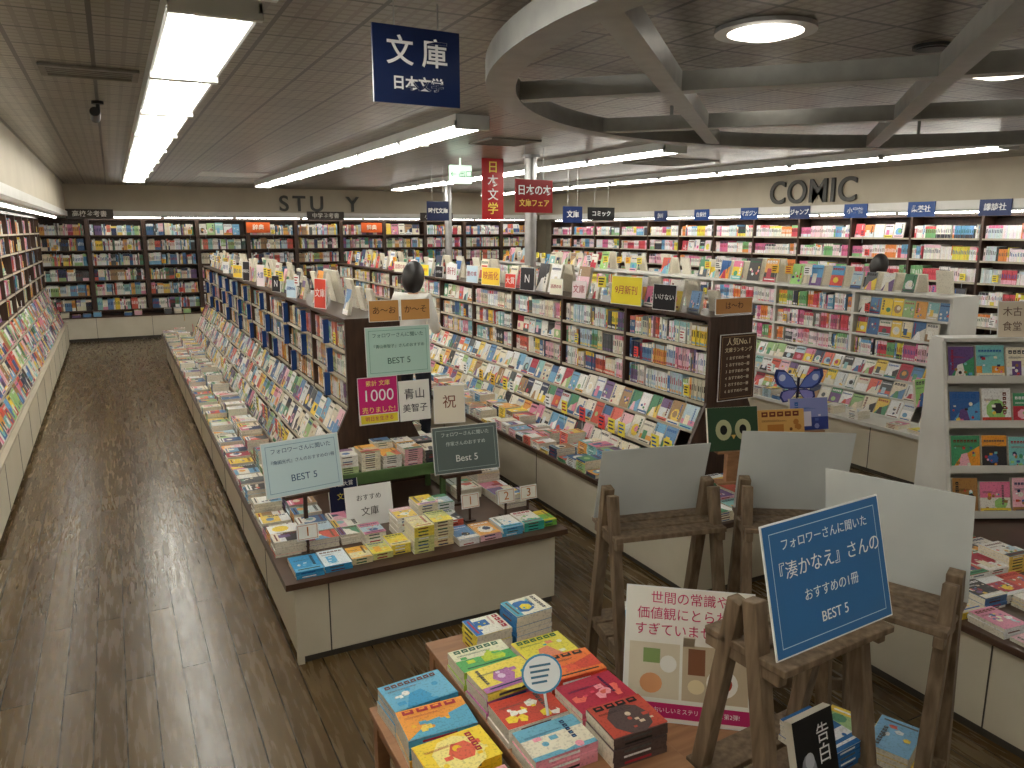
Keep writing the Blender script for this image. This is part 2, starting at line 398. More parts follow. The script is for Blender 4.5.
def wall_case(M, L, nm, rows, z0, z1, depth, hm, wm, pal, slope=None, frame=M_DARK, detail=0, base_y=-.25, base_h=.45, bays=.9, edge=M_CREAM, rmax=8, series=.4, post=.015):
    g = group(nm, (M @ Vector((L/2, 0, 0)))[:])
    fr = MB(); ed = MB(); bk = MB(); cb = MB(); sm = MB()
    nb = max(1, round(L/bays)); bw = L/nb
    fr.box(M, 0, L, depth-.02, depth, 0.0, z1)
    for i in range(nb+1):
        x = min(max(i*bw, post), L-post)
        fr.box(M, x-post, x+post, -.006, depth-.02, z0-.02, z1)
    fr.box(M, 0, L, -.008, depth-.02, z1, z1+.03)
    pitch = (z1-z0)/rows
    for r in range(rows):
        z = z0+r*pitch
        fr.box(M, 0, L, 0.004, depth-.02, z-.018, z)
        ed.box(M, 0, L, -.004, .004, z-.02, z+.002)
        for i in range(nb):
            if R.random() < .12:
                face_row(bk, M @ T(0, .05, z) @ RX(-8), i*bw+.03, (i+1)*bw-.03, .14, min(hm, pitch-.03), pal=pal, detail=0)
            else:
                spine_row(bk, M @ T(0, .03, 0), i*bw+post+.01, (i+1)*bw-post-.01, z+.001, min(hm, pitch-.03)*R.uniform(.88, 1), wm, depth-.06, pal, detail, series, rmax)
            if R.random() < .3: popcard(bk, M @ T(i*bw+R.uniform(.1, bw-.1), -.008, z+.02), .07, .08)
    cb.box(M, 0, L, base_y, depth-.02, .06, base_h-.02); sm.box(M, 0, L, base_y+.03, depth-.04, 0, .06)
    for i in range(nb+1):
        x = min(max(i*bw, .01), L-.01); sm.box(M, x-.003, x+.003, base_y-.002, base_y, .06, base_h-.02)
    ed.box(M, 0, L, base_y-.015, depth-.02, base_h-.02, base_h)
    if slope:
        n = slope
        dz = (z0-.04-base_h)/n; dy = (0-base_y-.03)/n
        for k in range(n):
            zz = base_h+.005+k*dz; yy = base_y+.03+k*dy
            fr.box(M, 0, L, yy+dy*.2, .0+depth-.03, base_h if k == 0 else zz-.01, zz+.004)
            ed.box(M, 0, L, yy-.006, yy, zz, zz+.02)
            face_row(bk, M @ T(0, yy+.002, zz+.006) @ RX(-math.degrees(math.atan2(dy, dz))*.9), .02, L-.02, .15, dz*1.06, pal=PALM, detail=1, t=.012)
    else:
        x = .06
        while x < L-.1:
            if R.random() < .85: stack(bk, M @ T(x+.07, base_y+.1, base_h), R.randint(2, 8), .13, .17, .014, pal, detail=0)
            x += R.uniform(.15, .18)
    fr.build('frame', frame, g); ed.build('shelf_edges', edge, g)
    cb.build('base_cabinet', M_CREAM, g); sm.build('seams', M_SEAM, g); bk.build('books', M_PRINT, g)
    return g
wall_case(T(-1.06, 2.6, 0) @ RZ(90), 12.6, 'wall_bookcase', 5, 1.05, 2.18, .26, .21, .02, PALM, slope=3, detail=1, base_y=-.26, edge=M_EDGE)
wall_case(T(-1.3, 16.1, 0), 10.2, 'wall_bookcase', 6, .55, 2.18, .3, .23, .022, PAL, base_y=-.2, edge=M_BROWN, post=.035, rmax=5, series=.3)
wall_case(T(9.05, 15.7, 0) @ RZ(-90), 13.7, 'wall_bookcase', 6, .62, 2.16, .25, .19, .019, PALC, base_y=-.2, edge=M_EDGE, rmax=12, series=.5)

def gondola(nm, xl, xr, ty0, ty1, gx, gy0, gy1, top=1.46, pal=PALB, frame=M_DARK, edge=M_EDGE, th=.43, wm=.016, hw=.42, spw=.17, tiers=3, rows=3, zs=.94):
    g = group(nm, ((xl+xr)/2, (ty0+ty1)/2, 0))
    cb = MB(); sm = MB(); tp = MB(); fr = MB(); ed = MB(); bk = MB()
    cb.box(I4, xl+.05, xr-.05, ty0+.05, ty1-.05, .035, th-.03); sm.box(I4, xl+.06, xr-.06, ty0+.06, ty1-.06, 0, .035)
    n = round((ty1-ty0)/.9); s = (ty1-ty0)/n
    for i in range(1, n):
        for x in (xl+.048, xr-.052): sm.box(I4, x, x+.004, ty0+i*s-.003, ty0+i*s+.003, .035, th-.03)
    sm.box(I4, xl+.2, xl+.206, ty0+.047, ty0+.05, .035, th-.03)
    cb.box(I4, xl+.045, xl+.075, ty0+.045, ty0+.075, .0, th-.03)
    tp.box(I4, xl, xr, ty0, ty1, th-.03, th)
    def prof(y0, y1, mb, inset=0):
        a = hw-inset; b = spw-inset
        P = [(-a, th), (a, th), (b, zs), (b, top-inset), (-b, top-inset), (-b, zs)]
        v0 = [(gx+p[0], y0, p[1]) for p in P]; v1 = [(gx+p[0], y1, p[1]) for p in P]
        mb.poly(I4, v0, (1,1,1,1)); mb.poly(I4, list(reversed(v1)), (1,1,1,1))
        for i in range(6):
            j = (i+1) % 6; mb.poly(I4, (v0[j], v0[i], v1[i], v1[j]), (1,1,1,1))
    prof(gy0, gy0+.025, fr); prof(gy1-.025, gy1, fr)
    fr.box(I4, gx-.012, gx+.012, gy0+.025, gy1-.025, th, top)
    fr.box(I4, gx-spw-.005, gx+spw+.005, gy0, gy1, top, top+.022)
    nb = round((gy1-gy0)/.9); bw = (gy1-gy0)/nb
    for i in range(1, nb):
        y = gy0+i*bw; fr.box(I4, gx-spw-.006, gx+spw+.006, y-.014, y+.014, zs-.02, top)
    pitch = (top-zs)/rows
    L = gy1-gy0
    for sgn, MM in ((-1, T(gx-spw, gy1, 0) @ RZ(-90)), (1, T(gx+spw, gy0, 0) @ RZ(90))):
        for r in range(rows):
            z = zs+r*pitch
            fr.box(MM, .025, L-.025, 0.003, spw-.012, z-.014, z)
            ed.box(MM, .025, L-.025, -.004, .003, z-.016, z+.004)
            for i in range(nb):
                if sgn > 0 and r < rows-1:
                    spine_row(bk, MM @ T(0, .02, 0), i*bw+.03, (i+1)*bw-.02, z+.001, pitch-.03, .05, .11, pal, 0); continue
                if R.random() < .08:
                    face_row(bk, MM @ T(0, .03, z) @ RX(-6), i*bw+.03, (i+1)*bw-.03, .105, pitch-.03, gap=.006, detail=1)
                else:
                    spine_row(bk, MM @ T(0, .015, 0), i*bw+.03, (i+1)*bw-.02, z+.001, pitch-.026, wm, .11, pal, 1, .5, 8)
                if R.random() < .45:
                    xx = i*bw+R.uniform(.1, bw-.1); popcard(bk, MM @ T(xx, -.006, z+.02), .05, .07)
        dz = (zs-.03-th)/tiers; dy = (hw-spw)/tiers
        for k in range(tiers):
            zz = th+.004+k*dz; yy = -(hw-spw)+k*dy+.005
            fr.box(MM, .025, L-.025, yy+.02, spw-.012, zz-.003 if k else th, zz+.006)
            ed.box(MM, .025, L-.025, yy-.005, yy+.001, zz, zz+.018)
            face_row(bk, MM @ T(0, yy+.003, zz+.007) @ RX(-math.degrees(math.atan2(dy, dz))*.85), .04, L-.04, .112, dz*1.06, gap=.006, pal=PAL, t=.01, detail=1 if sgn < 0 else 0)
    y = gy0+.25
    while y < gy1-.2:
        h = R.choice((.12, .14, .16, .2, .2, .24)); w = h*.72
        for sgn, yaw in ((-1, -90), (1, 90)):
            if R.random() < .75: face_book(bk, T(gx+sgn*.1, y, top+.023) @ RZ(yaw) @ RX(-12), w, h, .02, PALM if R.random() < .5 else PAL)
        if R.random() < .35: popcard(bk, T(gx-.12, y+w*.5, top+.12) @ RZ(-75), .08, .08)
        y += w+R.uniform(.01, .12)
    for sgn, x_edge in ((-1, xl), (1, xr)):
        aw = abs((gx+sgn*hw)-x_edge)
        nr = 2 if aw > .3 else 1
        y = gy0
        while y < ty1-.12:
            for r in range(nr):
                if R.random() < .95:
                    xx = x_edge - sgn*(.09+r*.165)
                    nn = R.randint(2, 7) if r == 0 else R.randint(4, 11)
                    stack(bk, T(xx, y+.06, th) @ RZ(-90 if sgn < 0 else 90), nn, .11, .15, .012, PAL, detail=1 if sgn < 0 and y < 9 else 0)
                    if r == nr-1 and R.random() < .28 and sgn < 0:
                        popcard(bk, T(x_edge-sgn*(.005+nr*.165), y+.06, th+.2) @ RZ(-90), .08, .1)
            y += R.uniform(.118, .132)
    cb.build('base_cabinet', M_CREAM, g); sm.build('seams', M_SEAM, g); tp.build('table_top', M_BROWN if edge is not M_WHITE else M_WHITE, g)
    fr.build('frame', frame, g); ed.build('shelf_edges', edge, g); bk.build('books', M_PRINT, g)
    return g
ISL1 = gondola('island_bookcase', .56, 2.04, 3.33, 13.0, 1.36, 4.5, 12.4)
ISL2 = gondola('island_bookcase', 2.62, 4.08, 3.0, 13.0, 3.37, 3.6, 12.4, wm=.018, pal=PAL)
ISL3 = gondola('island_bookcase', 5.45, 7.0, 3.3, 13.0, 6.15, 3.9, 12.4, pal=PALC, frame=M_WHITE, edge=M_WHITE, wm=.014, rows=3, zs=.9, top=1.45)
b = MB()
for i in range(10):
    for j in range(3): stack(b, T(5.54+i*.152, 3.42+j*.17, .43) @ RZ(-4), R.randint(2, 10), .12, .15, .014, PALC, detail=1)
for i in range(5): face_book(b, T(5.65+i*.26, 3.84, .62) @ RX(-10), .16, .22, .02, PALM, 2)
b.build('front_book_stacks', M_PRINT, ISL3)

a = MB()
for r in range(3):
    y = 4.75+R.uniform(0, .2)
    while y < 12.2:
        z = .945+r*.173
        a.box(I4, 1.15, 1.185, y, y+.03, z, z+.15, lin('20417c'))
        a.box(I4, 1.1485, 1.15, y+.010, y+.020, z+.03, z+.12, lin('e8eef6'))
        y += R.uniform(.55, 1.1)
a.build('index_plates', M_SIGN, ISL1)

# ---------------------------------------------------------------- signs
def sheet(nm, M, w, h, col, lines, border=None, tilt=12, back=False, th=.004, parent=None):
    """M at bottom centre, front faces -y"""
    g = parent or group(nm, (M @ Vector((0, 0, 0)))[:]); Q = M @ RX(-tilt)
    a = MB(); a.box(Q, -w/2, w/2, 0, th, 0, h, lin('f2f2f0') if not back else lin('cfd3d2'))
    if not back:
        a.rect(Q, -w/2+.004, w/2-.004, .004, h-.004, lin(col), 1)
        if border:
            b = .022*w/.42; t = .0022
            for r_ in ((-w/2+b, w/2-b, b, b+t), (-w/2+b, w/2-b, h-b-t, h-b), (-w/2+b, -w/2+b+t, b, h-b), (w/2-b-t, w/2-b, b, h-b)):
                a.rect(Q, *r_, lin(border), 2)
    a.build('sheet' if parent is None else nm, M_SIGN if not back else M_SHEETBACK, g)
    for (s, sz, z, c) in lines:
        text('lettering', s, sz, Q @ T(0, -.0022, z*h), c, g, .0003)
    return g

def hang_sign(nm, X, Y, Z, w, h, yaw, col, lines, wires=True, two=True, th=.012):
    g = group(nm, (X, Y, Z)); M = T(X, Y, Z) @ RZ(yaw); a = MB()
    a.box(M, -w/2, w/2, 0, th, -h/2, h/2, lin(col)); a.build('panel', M_SIGN, g)
    if wires:
        b = MB()
        for dx in (-w*.25, w*.25): b.cyl(M @ T(dx, th/2, 0), .003, h/2, 2.8-Z, 6)
        b.build('hanger_wires', M_STEEL, g)
    for (s, sz, z, c) in lines:
        text('lettering', s, sz, M @ T(0, -.003, z*h-h/2), c, g, .001).data.offset = .0012
        if two: text('lettering_rear', s, sz, M @ T(0, th+.003, z*h-h/2) @ RZ(180), c, g, .001)
hang_sign('hanging_section_sign', 1.04, 2.78, 2.578, .335, .262, 2, '17264f', [('文 庫', .105, .66, 'f4f4f4'), ('日本文学', .05, .26, 'f4f4f4')])
hang_sign('hanging_section_sign', 3.75, 9.4, 2.24, .3, .24, 0, '17264f', [('時代文庫', .068, .5, 'f4f4f4')])
hang_sign('hanging_section_sign', 5.15, 8.4, 2.19, .28, .2, 0, '17306a', [('文庫', .09, .5, 'f4f4f4')])
hang_sign('hanging_section_sign', 6.9, 10.4, 2.25, .5, .2, 0, '202020', [('コミック', .09, .5, 'f4f4f4')])
hang_sign('hanging_banner', 3.95, 8.2, 2.46, .27, .68, 0, 'b02226', [('日', .14, .85, 'f6e060'), ('本', .14, .62, 'ffffff'), ('文', .14, .4, 'ffffff'), ('学', .14, .17, 'f6e060')])
hang_sign('hanging_banner', 3.78, 6.9, 2.33, .46, .32, 8, '9c1c22', [('日本の本', .105, .66, 'ffffff'), ('文庫フェア', .075, .28, 'f6d060')])
g = group('exit_sign', (3.6, 8.3, 2.6)); a = MB(); a.box(T(3.6, 8.3, 2.62), -.13, .13, 0, .05, -.1, .1); a.cyl(T(3.6, 8.325, 0), .01, 2.72, 2.8, 8); a.build('case', M_EXIT, g)
text('lettering', '← 出口', .085, T(3.6, 8.297, 2.62), '0c7a3c', g)
def wall_letters(nm, body, size, M, sp):
    g = group(nm, (M @ Vector((0,0,0)))[:])
    o = text('letters', body, size, M, '4a4a46', g, .015); o.data.offset = .006; o.data.space_character = sp
wall_letters('wall_lettering_study', 'STU  Y', .42, T(3.8, 15.925, 2.5), 1.35)
wall_letters('wall_lettering_comic', 'COMIC', .46, T(8.975, 8.15, 2.53) @ RZ(-90), 1.08)
for i, (y, s) in enumerate(((5.4, '講談社'), (6.3, '集英社'), (7.25, '小学館'), (8.2, 'ジャンプ'), (9.2, 'マガジン'), (10.3, '白泉社'), (11.4, '角川'))):
    hang_sign('publisher_sign', 8.83, y, 2.25, .36, .18, -90, '1f4a90' if i % 3 else '20366a', [(s, .085, .5, 'f4f8ff')], wires=False, two=False)
for x, s in ((-.3, '高校参考書'), (3.9, '中学参考書'), (6.3, '小学参考書')):
    hang_sign('shelf_header_sign', x, 15.88, 2.28, .75, .17, 0, '3a3028', [(s, .11, .5, 'e8e4da')], wires=False, two=False)
for x in (2.6, 4.9):
    hang_sign('shelf_header_sign', x, 16.05, 2.05, .45, .2, 0, 'e86a30', [('辞典', .11, .5, 'fff4e0')], wires=False, two=False)

# ---------------------------------------------------------------- island one front display
TH = .43
b = MB()
def st(x, y, n, w=.128, d=.185, t=.017, yaw=0, pal=PAL, same=None, z=TH, detail=2): return stack(b, T(x, y, z) @ RZ(yaw), n, w, d, t, pal, same, detail)
BL = lin('3c9ad0'); WH = lin('f2efe6'); OR = lin('f0d9a8')
PBLUE = [lin(h) for h in '3c9ad0 68b8e0 f2f2ee e8f2f6'.split()]
PYEL = [lin(h) for h in 'f2de5a f6ecb0 e8ddb4 d8d890 f2b84a'.split()]
st(.68, 3.46, 2, pal=PBLUE, same=BL); st(.815, 3.47, 2, pal=PBLUE, same=BL)
st(.935, 3.47, 2, .1, .14, pal=PYEL); st(1.04, 3.48, 2, .1, .14, pal=PYEL); st(1.14, 3.50, 3, .1, .14, pal=PYEL)
st(1.25, 3.47, 8, .105, .15, pal=PYEL, same=OR); st(1.365, 3.50, 8, .105, .15, pal=PYEL, same=OR)
st(1.24, 3.68, 7, .11, .15, same=WH); st(1.37, 3.72, 9, .11, .15, same=WH); st(1.06, 3.66, 4, .11, .15)
st(1.485, 3.47, 2, .11); st(1.61, 3.47, 2, .12, .17); st(1.74, 3.47, 3, .12, .17, pal=PBLUE); st(1.87, 3.48, 3, .12, .17, pal=[lin('40b0a0'), lin('f0f0e8'), lin('80c050')])
st(1.975, 3.49, 2, .09, .15, pal=[lin('80c050'), lin('e8d040')])
for i in range(6): st(.65, 3.71+i*.122, R.randint(2, 6), .11, .15, .013, -90, detail=1)
for i in range(6): st(.82, 3.72+i*.122, R.randint(2, 4) if i < 3 else R.randint(3, 7), .11, .15, .013, -90, detail=1)
for i in range(3): st(.97, 3.72+i*.122, R.randint(2, 4), .11, .13, .013, -90, detail=1)
for i in range(7): st(1.94, 3.80+i*.122, R.randint(3, 9), .11, .15, .013, 90, detail=1)
for i in range(4): st(1.77, 4.06+i*.122, R.randint(5, 10), .11, .15, .013, 90, detail=1)
st(1.52, 3.86, 5, .11, .15); st(1.5, 3.69, 3, .11, .15)
b.build('front_book_stacks', M_PRINT, ISL1)
def bench(nm, x0, x1, y0, y1, z, zb, mat=M_TABLEW, th=.022, leg=.03, parent=None):
    g = parent or group(nm, ((x0+x1)/2, (y0+y1)/2, zb)); a = MB()
    a.box(I4, x0, x1, y0, y1, z-th, z)
    for x in (x0+.01, x1-.01-leg):
        for y in (y0+.01, y1-.01-leg): a.box(I4, x, x+leg, y, y+leg, zb, z-th)
        a.box(I4, x+.005, x+leg-.005, y0+.01+leg, y1-.01-leg, z-th-.05, z-th)
    for y in (y0+.01, y1-.01-leg): a.box(I4, x0+.01+leg, x1-.01-leg, y+.005, y+leg-.005, z-th-.05, z-th)
    a.build('timber' if parent is None else nm, mat, g, .002); return g
bench('display_riser', 1.0, 1.66, 4.08, 4.38, .66, TH, mat_noise('green_riser', lin('4d6a3c'), lin('5e7c48'), 6, .5), parent=ISL1)
b = MB()
for i, n in enumerate((8, 9, 6, 8, 6)): stack(b, T(1.07+i*.128, 4.17, .66), n, .11, .15, .013, PALB)
for i, n in enumerate((4, 6, 9, 8, 7)): stack(b, T(1.07+i*.128, 4.31, .66), n, .11, .11, .013, PALB)
b.build('riser_book_stacks', M_PRINT, ISL1)

def post_stand(x, y, z, yaw=0):
    a = MB(); a.box(T(x, y, 0), -.05, .05, -.04, .04, TH, TH+.012); a.box(T(x, y, 0), -.01, .01, -.01, .01, TH, z+.06)
    a.box(T(x, y-.03, z-.018) @ RZ(yaw), -.12, .12, -.035, .02, 0, .018); a.build('sign_stand', M_DARK, ISL1)
post_stand(.80, 3.995, .64, 8)
sheet('best_five_sign', T(.80, 3.95, .64) @ RZ(8), .42, .29, 'cfe6ec', [('フォロワーさんに聞いた', .03, .82, '305a80'), ('『角田光代』さんのおすすめの1冊', .023, .62, '305a80'), ('BEST 5', .05, .3, '24507a')], '5a90b0')
post_stand(1.68, 3.965, .63)
sheet('best_five_sign', T(1.72, 3.92, .63) @ RZ(-4), .4, .27, '667270', [('フォロワーさんに聞いた', .027, .82, 'd8e2de'), ('作家さんのおすすめ', .027, .62, 'd8e2de'), ('Best 5', .055, .3, 'f0f4f0')], 'b8c8c4', parent=ISL1)
sheet('best_five_sign', T(1.5, 4.44, 1.13), .41, .3, 'bfe0d6', [('フォロワーさんに聞いた', .03, .82, '2f6a5c'), ('『青山美智子』さんのおすすめ', .024, .6, '2f6a5c'), ('BEST 5', .052, .3, '24584c')], '4f9a86', tilt=4, parent=ISL1)
sheet('index_placard', T(1.42, 4.46, 1.46), .19, .13, 'd8a060', [('あ〜お', .05, .5, '4a2a10')], tilt=2, parent=ISL1)
sheet('index_placard', T(1.62, 4.46, 1.46), .19, .13, 'd8a060', [('か〜そ', .05, .5, '4a2a10')], tilt=2, parent=ISL1)
sheet('promotion_poster', T(1.36, 4.43, .84), .25, .29, 'd42a7c', [('1000', .1, .6, 'ffffff'), ('売りました!', .04, .3, 'fff080'), ('累計 文庫', .036, .86, 'fff080')], tilt=4, parent=ISL1)
sheet('promotion_strip', T(1.36, 4.425, .845), .24, .06, 'f2e040', [('明日を生きる', .03, .5, 'c01860')], tilt=4, parent=ISL1)
sheet('autograph_board', T(1.59, 4.42, .84), .2, .25, 'f4f2ec', [('青山', .07, .65, '30303a'), ('美智子', .055, .3, '30303a')], tilt=6)
sheet('autograph_board', T(1.81, 4.4, .80) @ RZ(-12), .2, .24, 'f2ead8', [('祝', .09, .55, '804020')], tilt=6)
sheet('promotion_poster', T(1.12, 3.86, TH), .26, .22, 'f0f0ee', [('おすすめ', .035, .7, '505050'), ('文庫', .05, .35, '505050')], tilt=14, parent=ISL1)
for (x, y, n) in ((.73, 3.62, '1'), (1.62, 3.66, '1'), (1.83, 3.64, '2'), (1.97, 3.64, '3')):
    sheet('ranking_card', T(x, y, TH+.08), .105, .08, 'f4f2ea', [(n, .065, .5, 'c07030')], 'c07030', tilt=8)
    a = MB(); a.box(T(x, y+.012, TH), -.03, .03, -.012, .03, 0, .008); a.box(T(x, y+.012, TH), -.006, .006, 0, .006, .008, .12); a.build('card_stand', M_DARK, ISL1)
sheet('notice_board', T(1.03, 4.05, .43) @ RZ(4), .17, .23, '20284a', [('本屋大賞', .03, .8, 'f0f0f0'), ('文庫', .04, .5, 'f0e060')], tilt=10, parent=ISL1)

# ---------------------------------------------------------------- island two front display
b = MB()
for i in range(9):
    for j in range(2):
        if R.random() < .95: stack(b, T(2.72+i*.15, 3.11+j*.165, TH), R.randint(2, 6), .128, .16, .014, PAL)
for i in range(5): stack(b, T(2.72+i*.15, 3.43, TH), R.randint(3, 7), .128, .16, .014, PAL)
b.build('front_book_stacks', M_PRINT, ISL2)
def stand_book(nm, M, w, h, pal, zb, ins=()):
    g = group(nm, (M @ Vector((0,0,0)))[:]); a = MB(); face_book(a, M @ RX(-12), w, h, .02, pal, 2)
    for (kind, *ar) in ins: getattr(a, kind)(M @ RX(-12), *ar)
    a.build('cover', M_SIGN, g)
    s = MB(); s.box(M, -w*.12, w*.12, 0, .04, zb, -.012)
    s.box(M, -w*.3, w*.3, -.02, .06, zb, zb+.012)
    s.box(M, -w*.35, w*.35, -.025, .05, -.012, -.001); s.build('stand', M_TABLEW, g)
G = lin('2f4a34')
stand_book('owl_book_display', T(3.10, 3.24, .75) @ RZ(-16), .31, .25, [G], -.2, [('rect', -.155, .155, 0, .25, G, 8), ('disc', -.06, .12, .05, .06, lin('b8b890'), 9, 20), ('disc', .06, .12, .05, .06, lin('b8b890'), 9, 20), ('disc', -.06, .12, .022, .028, lin('101010'), 10, 16), ('disc', .06, .12, .022, .028, lin('101010'), 10, 16), ('poly', [(-.015,-.007,.09),(.015,-.007,.09),(0,-.007,.065)][::-1], lin('d8b060'))])
stand_book('book_display', T(3.44, 3.2, .75) @ RZ(-16), .3, .21, [lin('b87838'), lin('d8a860'), lin('704020')], -.2)
stand_book('book_display', T(3.80, 3.32, .77) @ RZ(-16), .26, .2, [lin('4a60a8'), lin('8890c8'), lin('e0d8e8'), lin('30408a')], -.2)
a = MB(); Q = T(3.78, 3.42, 1.03) @ RZ(-20)
def wing(pts, c, k):
    a.poly(Q, [(x, -.0006*k, z) for x, z in pts], c)
for s in (-1, 1):
    U = [(0,-.01),(s*.04,.06),(s*.10,.11),(s*.155,.115),(s*.165,.07),(s*.145,.02),(s*.10,-.01),(s*.04,-.015)][::s]
    Lw = [(0,-.015),(s*.06,-.015),(s*.11,-.03),(s*.12,-.065),(s*.095,-.10),(s*.06,-.095),(s*.02,-.05)][::s]
    wing(U, lin('2a3a80'), 1); wing(Lw, lin('2a3a80'), 1)
    wing([(x*.8+s*.012, z*.8+.008) for x, z in U], lin('6a80d0'), 2); wing([(x*.8+s*.01, z*.8-.01) for x, z in Lw], lin('8c8ad0'), 2)
    a.disc(Q, s*.11, .06, .022, .022, lin('d0d8f4'), 3)
    a.beam((s*.004, 0, .05), (s*.03, 0, .11), .003, .003, lin('20203a'), Q)
a.box(Q, -.007, .007, -.004, .006, -.07, .06, lin('20203a'))
a.box(Q, -.004, .004, .006, .010, -.60, -.02, lin('303030')); a.box(Q, -.04, .04, -.03, .05, -.60, -.594, lin('303030')); a.build('butterfly_cutout', M_SIGN, ISL2)
sheet('recommendation_poster', T(3.42, 3.585, .95), .3, .42, '4a3226', [('人気No.1', .05, .88, 'f2e2b8'), ('文庫ランキング', .032, .76, 'f2e2b8')] + [(f'{i+1}  おすすめの一冊', .024, .64-.1*i, 'e8dcc0') for i in range(6)], 'b89868', tilt=0)
sheet('index_placard', T(3.4, 3.62, 1.49), .3, .1, 'c89058', [('は〜わ', .05, .5, '3a2010')], tilt=2, parent=ISL2)
cols = ['f0f0f0', '1c1c22', 'f4e23c', 'f8e8ec', 'f8f4e0', '2a2a30', 'd84838', 'f4d040', 'c8e0f0']
txts = ['新刊', 'いけない', '9月新刊', '文庫', '話題の本', 'N', '大賞', '映画化', '夏の本']
y = 4.05; i = 1
while y < 9.6:
    w = R.choice((.16, .2, .3)); h = R.choice((.13, .17, .2)); c = cols[i % 9]
    dk = c in ('1c1c22', '2a2a30', 'd84838')
    sheet('promotion_board', T(3.19, y, 1.483) @ RZ(-80), w, h, c, [(txts[i % 9], min(.1, w/len(txts[i % 9])*.85), .5, 'f4f4f4' if dk else 'b02040')], tilt=3, parent=ISL2)
    y += w+R.uniform(.08, .4); i += 1
y = 5.2; i = 3
while y < 11:
    w = R.choice((.14, .2)); h = R.choice((.14, .2)); c = cols[(i*2) % 9]
    dk = c in ('1c1c22', '2a2a30', 'd84838')
    sheet('promotion_board', T(1.21, y, 1.483) @ RZ(-70), w, h, c, [(txts[i % 9], min(.08, w/len(txts[i % 9])*.85), .5, 'f4f4f4' if dk else '2050a0')], tilt=3, parent=ISL1)
    y += w+R.uniform(.3, .9); i += 1

# ---------------------------------------------------------------- easels
def easel(X, Y, yaw, W=.46, H=.93, pl=.76, low=.3):
    g = group('display_easel', (X, Y, 0)); M = T(X, Y, 0) @ RZ(yaw); a = MB()
    for s in (-1, 1):
        x = s*(W/2-.02)
        a.beam((x, -.20, 0), (x, -.025, H), .045, .045, M=M)
        a.beam((x, .22, 0), (x, .025, H-.02), .04, .045, M=M)
        a.beam((x, -.14, low-.02), (x, .16, low-.02), .03, .035, M=M)
        a.beam((x, -.13, pl-.03), (x, .12, pl-.03), .03, .035, M=M)
    a.box(M, -W/2+.0, W/2-.0, -.15, -.055, pl-.012, pl+.008); a.box(M, -W/2, W/2, -.045, .03, pl-.012, pl+.008); a.box(M, -W/2, W/2, .04, .12, pl-.012, pl+.008)
    for k in range(3): a.box(M, -W/2, W/2, -.18+k*.12, -.075+k*.12, low, low+.018)
    a.box(M, -W/2, W/2, .13, .15, .12, .17)
    a.build('timber_frame', M_EASEL, g, .003); return M, g
M1, E1 = easel(1.97, 2.47, 168, W=.5, H=.95, pl=.77)
sheet('laminated_sign', M1 @ T(0, -.13, .78), .5, .33, 'cfd3d2', [], tilt=14, back=True, parent=E1)
M4, E4 = easel(2.45, 2.18, 148, H=.98, pl=.80)
sheet('laminated_sign', M4 @ T(0, -.13, .81), .46, .38, 'cfd3d2', [], tilt=14, back=True, parent=E4)
M3, E3 = easel(2.06, 1.47, 112, W=.42, H=1.0, pl=.86)
sheet('laminated_sign', M3 @ T(0, -.13, .87), .43, .38, 'cfd3d2', [], tilt=14, back=True, parent=E3)
M2, E2 = easel(1.57, 1.37, 4, W=.44, H=1.08, pl=.94, low=.5)
sheet('blue_best_five_sign', M2 @ T(-.01, -.14, .975), .46, .33, '3a74ae', [('フォロワーさんに聞いた', .031, .82, 'f0f6fa'), ('『湊かなえ』さんの', .047, .62, 'ffffff'), ('おすすめの1冊', .033, .40, 'f0f6fa'), ('BEST 5', .037, .2, 'ffffff')], 'cfe2f0', tilt=14, parent=E2)
a = MB(); Q = M2 @ T(-.02, -.14, .52) @ RX(-14); a.box(Q, -.08, .08, 0, .025, 0, .215, PAGE); a.rect(Q, -.08, .08, 0, .215, lin('16181c'), 1)
a.disc(Q, -.035, .07, .03, .05, lin('8a8f98'), 2, 16); a.disc(Q, -.03, .1, .018, .022, lin('b8bcc4'), 3, 16); a.build('black_novel', M_SIGN, E2)
text('lettering', '告', .055, Q @ T(.03, -.003, .155), 'f0f0f0', E2, .0003); text('lettering', '白', .055, Q @ T(.03, -.003, .1), 'f0f0f0', E2, .0003)
b = MB(); stack(b, M2 @ T(.13, -.02, .518), 4, .128, .185, .018, [lin('e8e8e8'), lin('2a6aa8')], detail=2); b.build('books', M_PRINT, E2)
b = MB(); stack(b, M3 @ T(-.08, .0, .318), 5, .128, .185, .018); stack(b, M3 @ T(.08, .0, .318), 3, .128, .185, .018); b.build('books', M_PRINT, E3)
b = MB(); stack(b, M1 @ T(.1, 0, .318), 4, .128, .185, .018); b.build('books', M_PRINT, E1)
b = MB(); stack(b, M4 @ T(-.08, 0, .318), 6, .128, .185, .018); b.build('books', M_PRINT, E4)

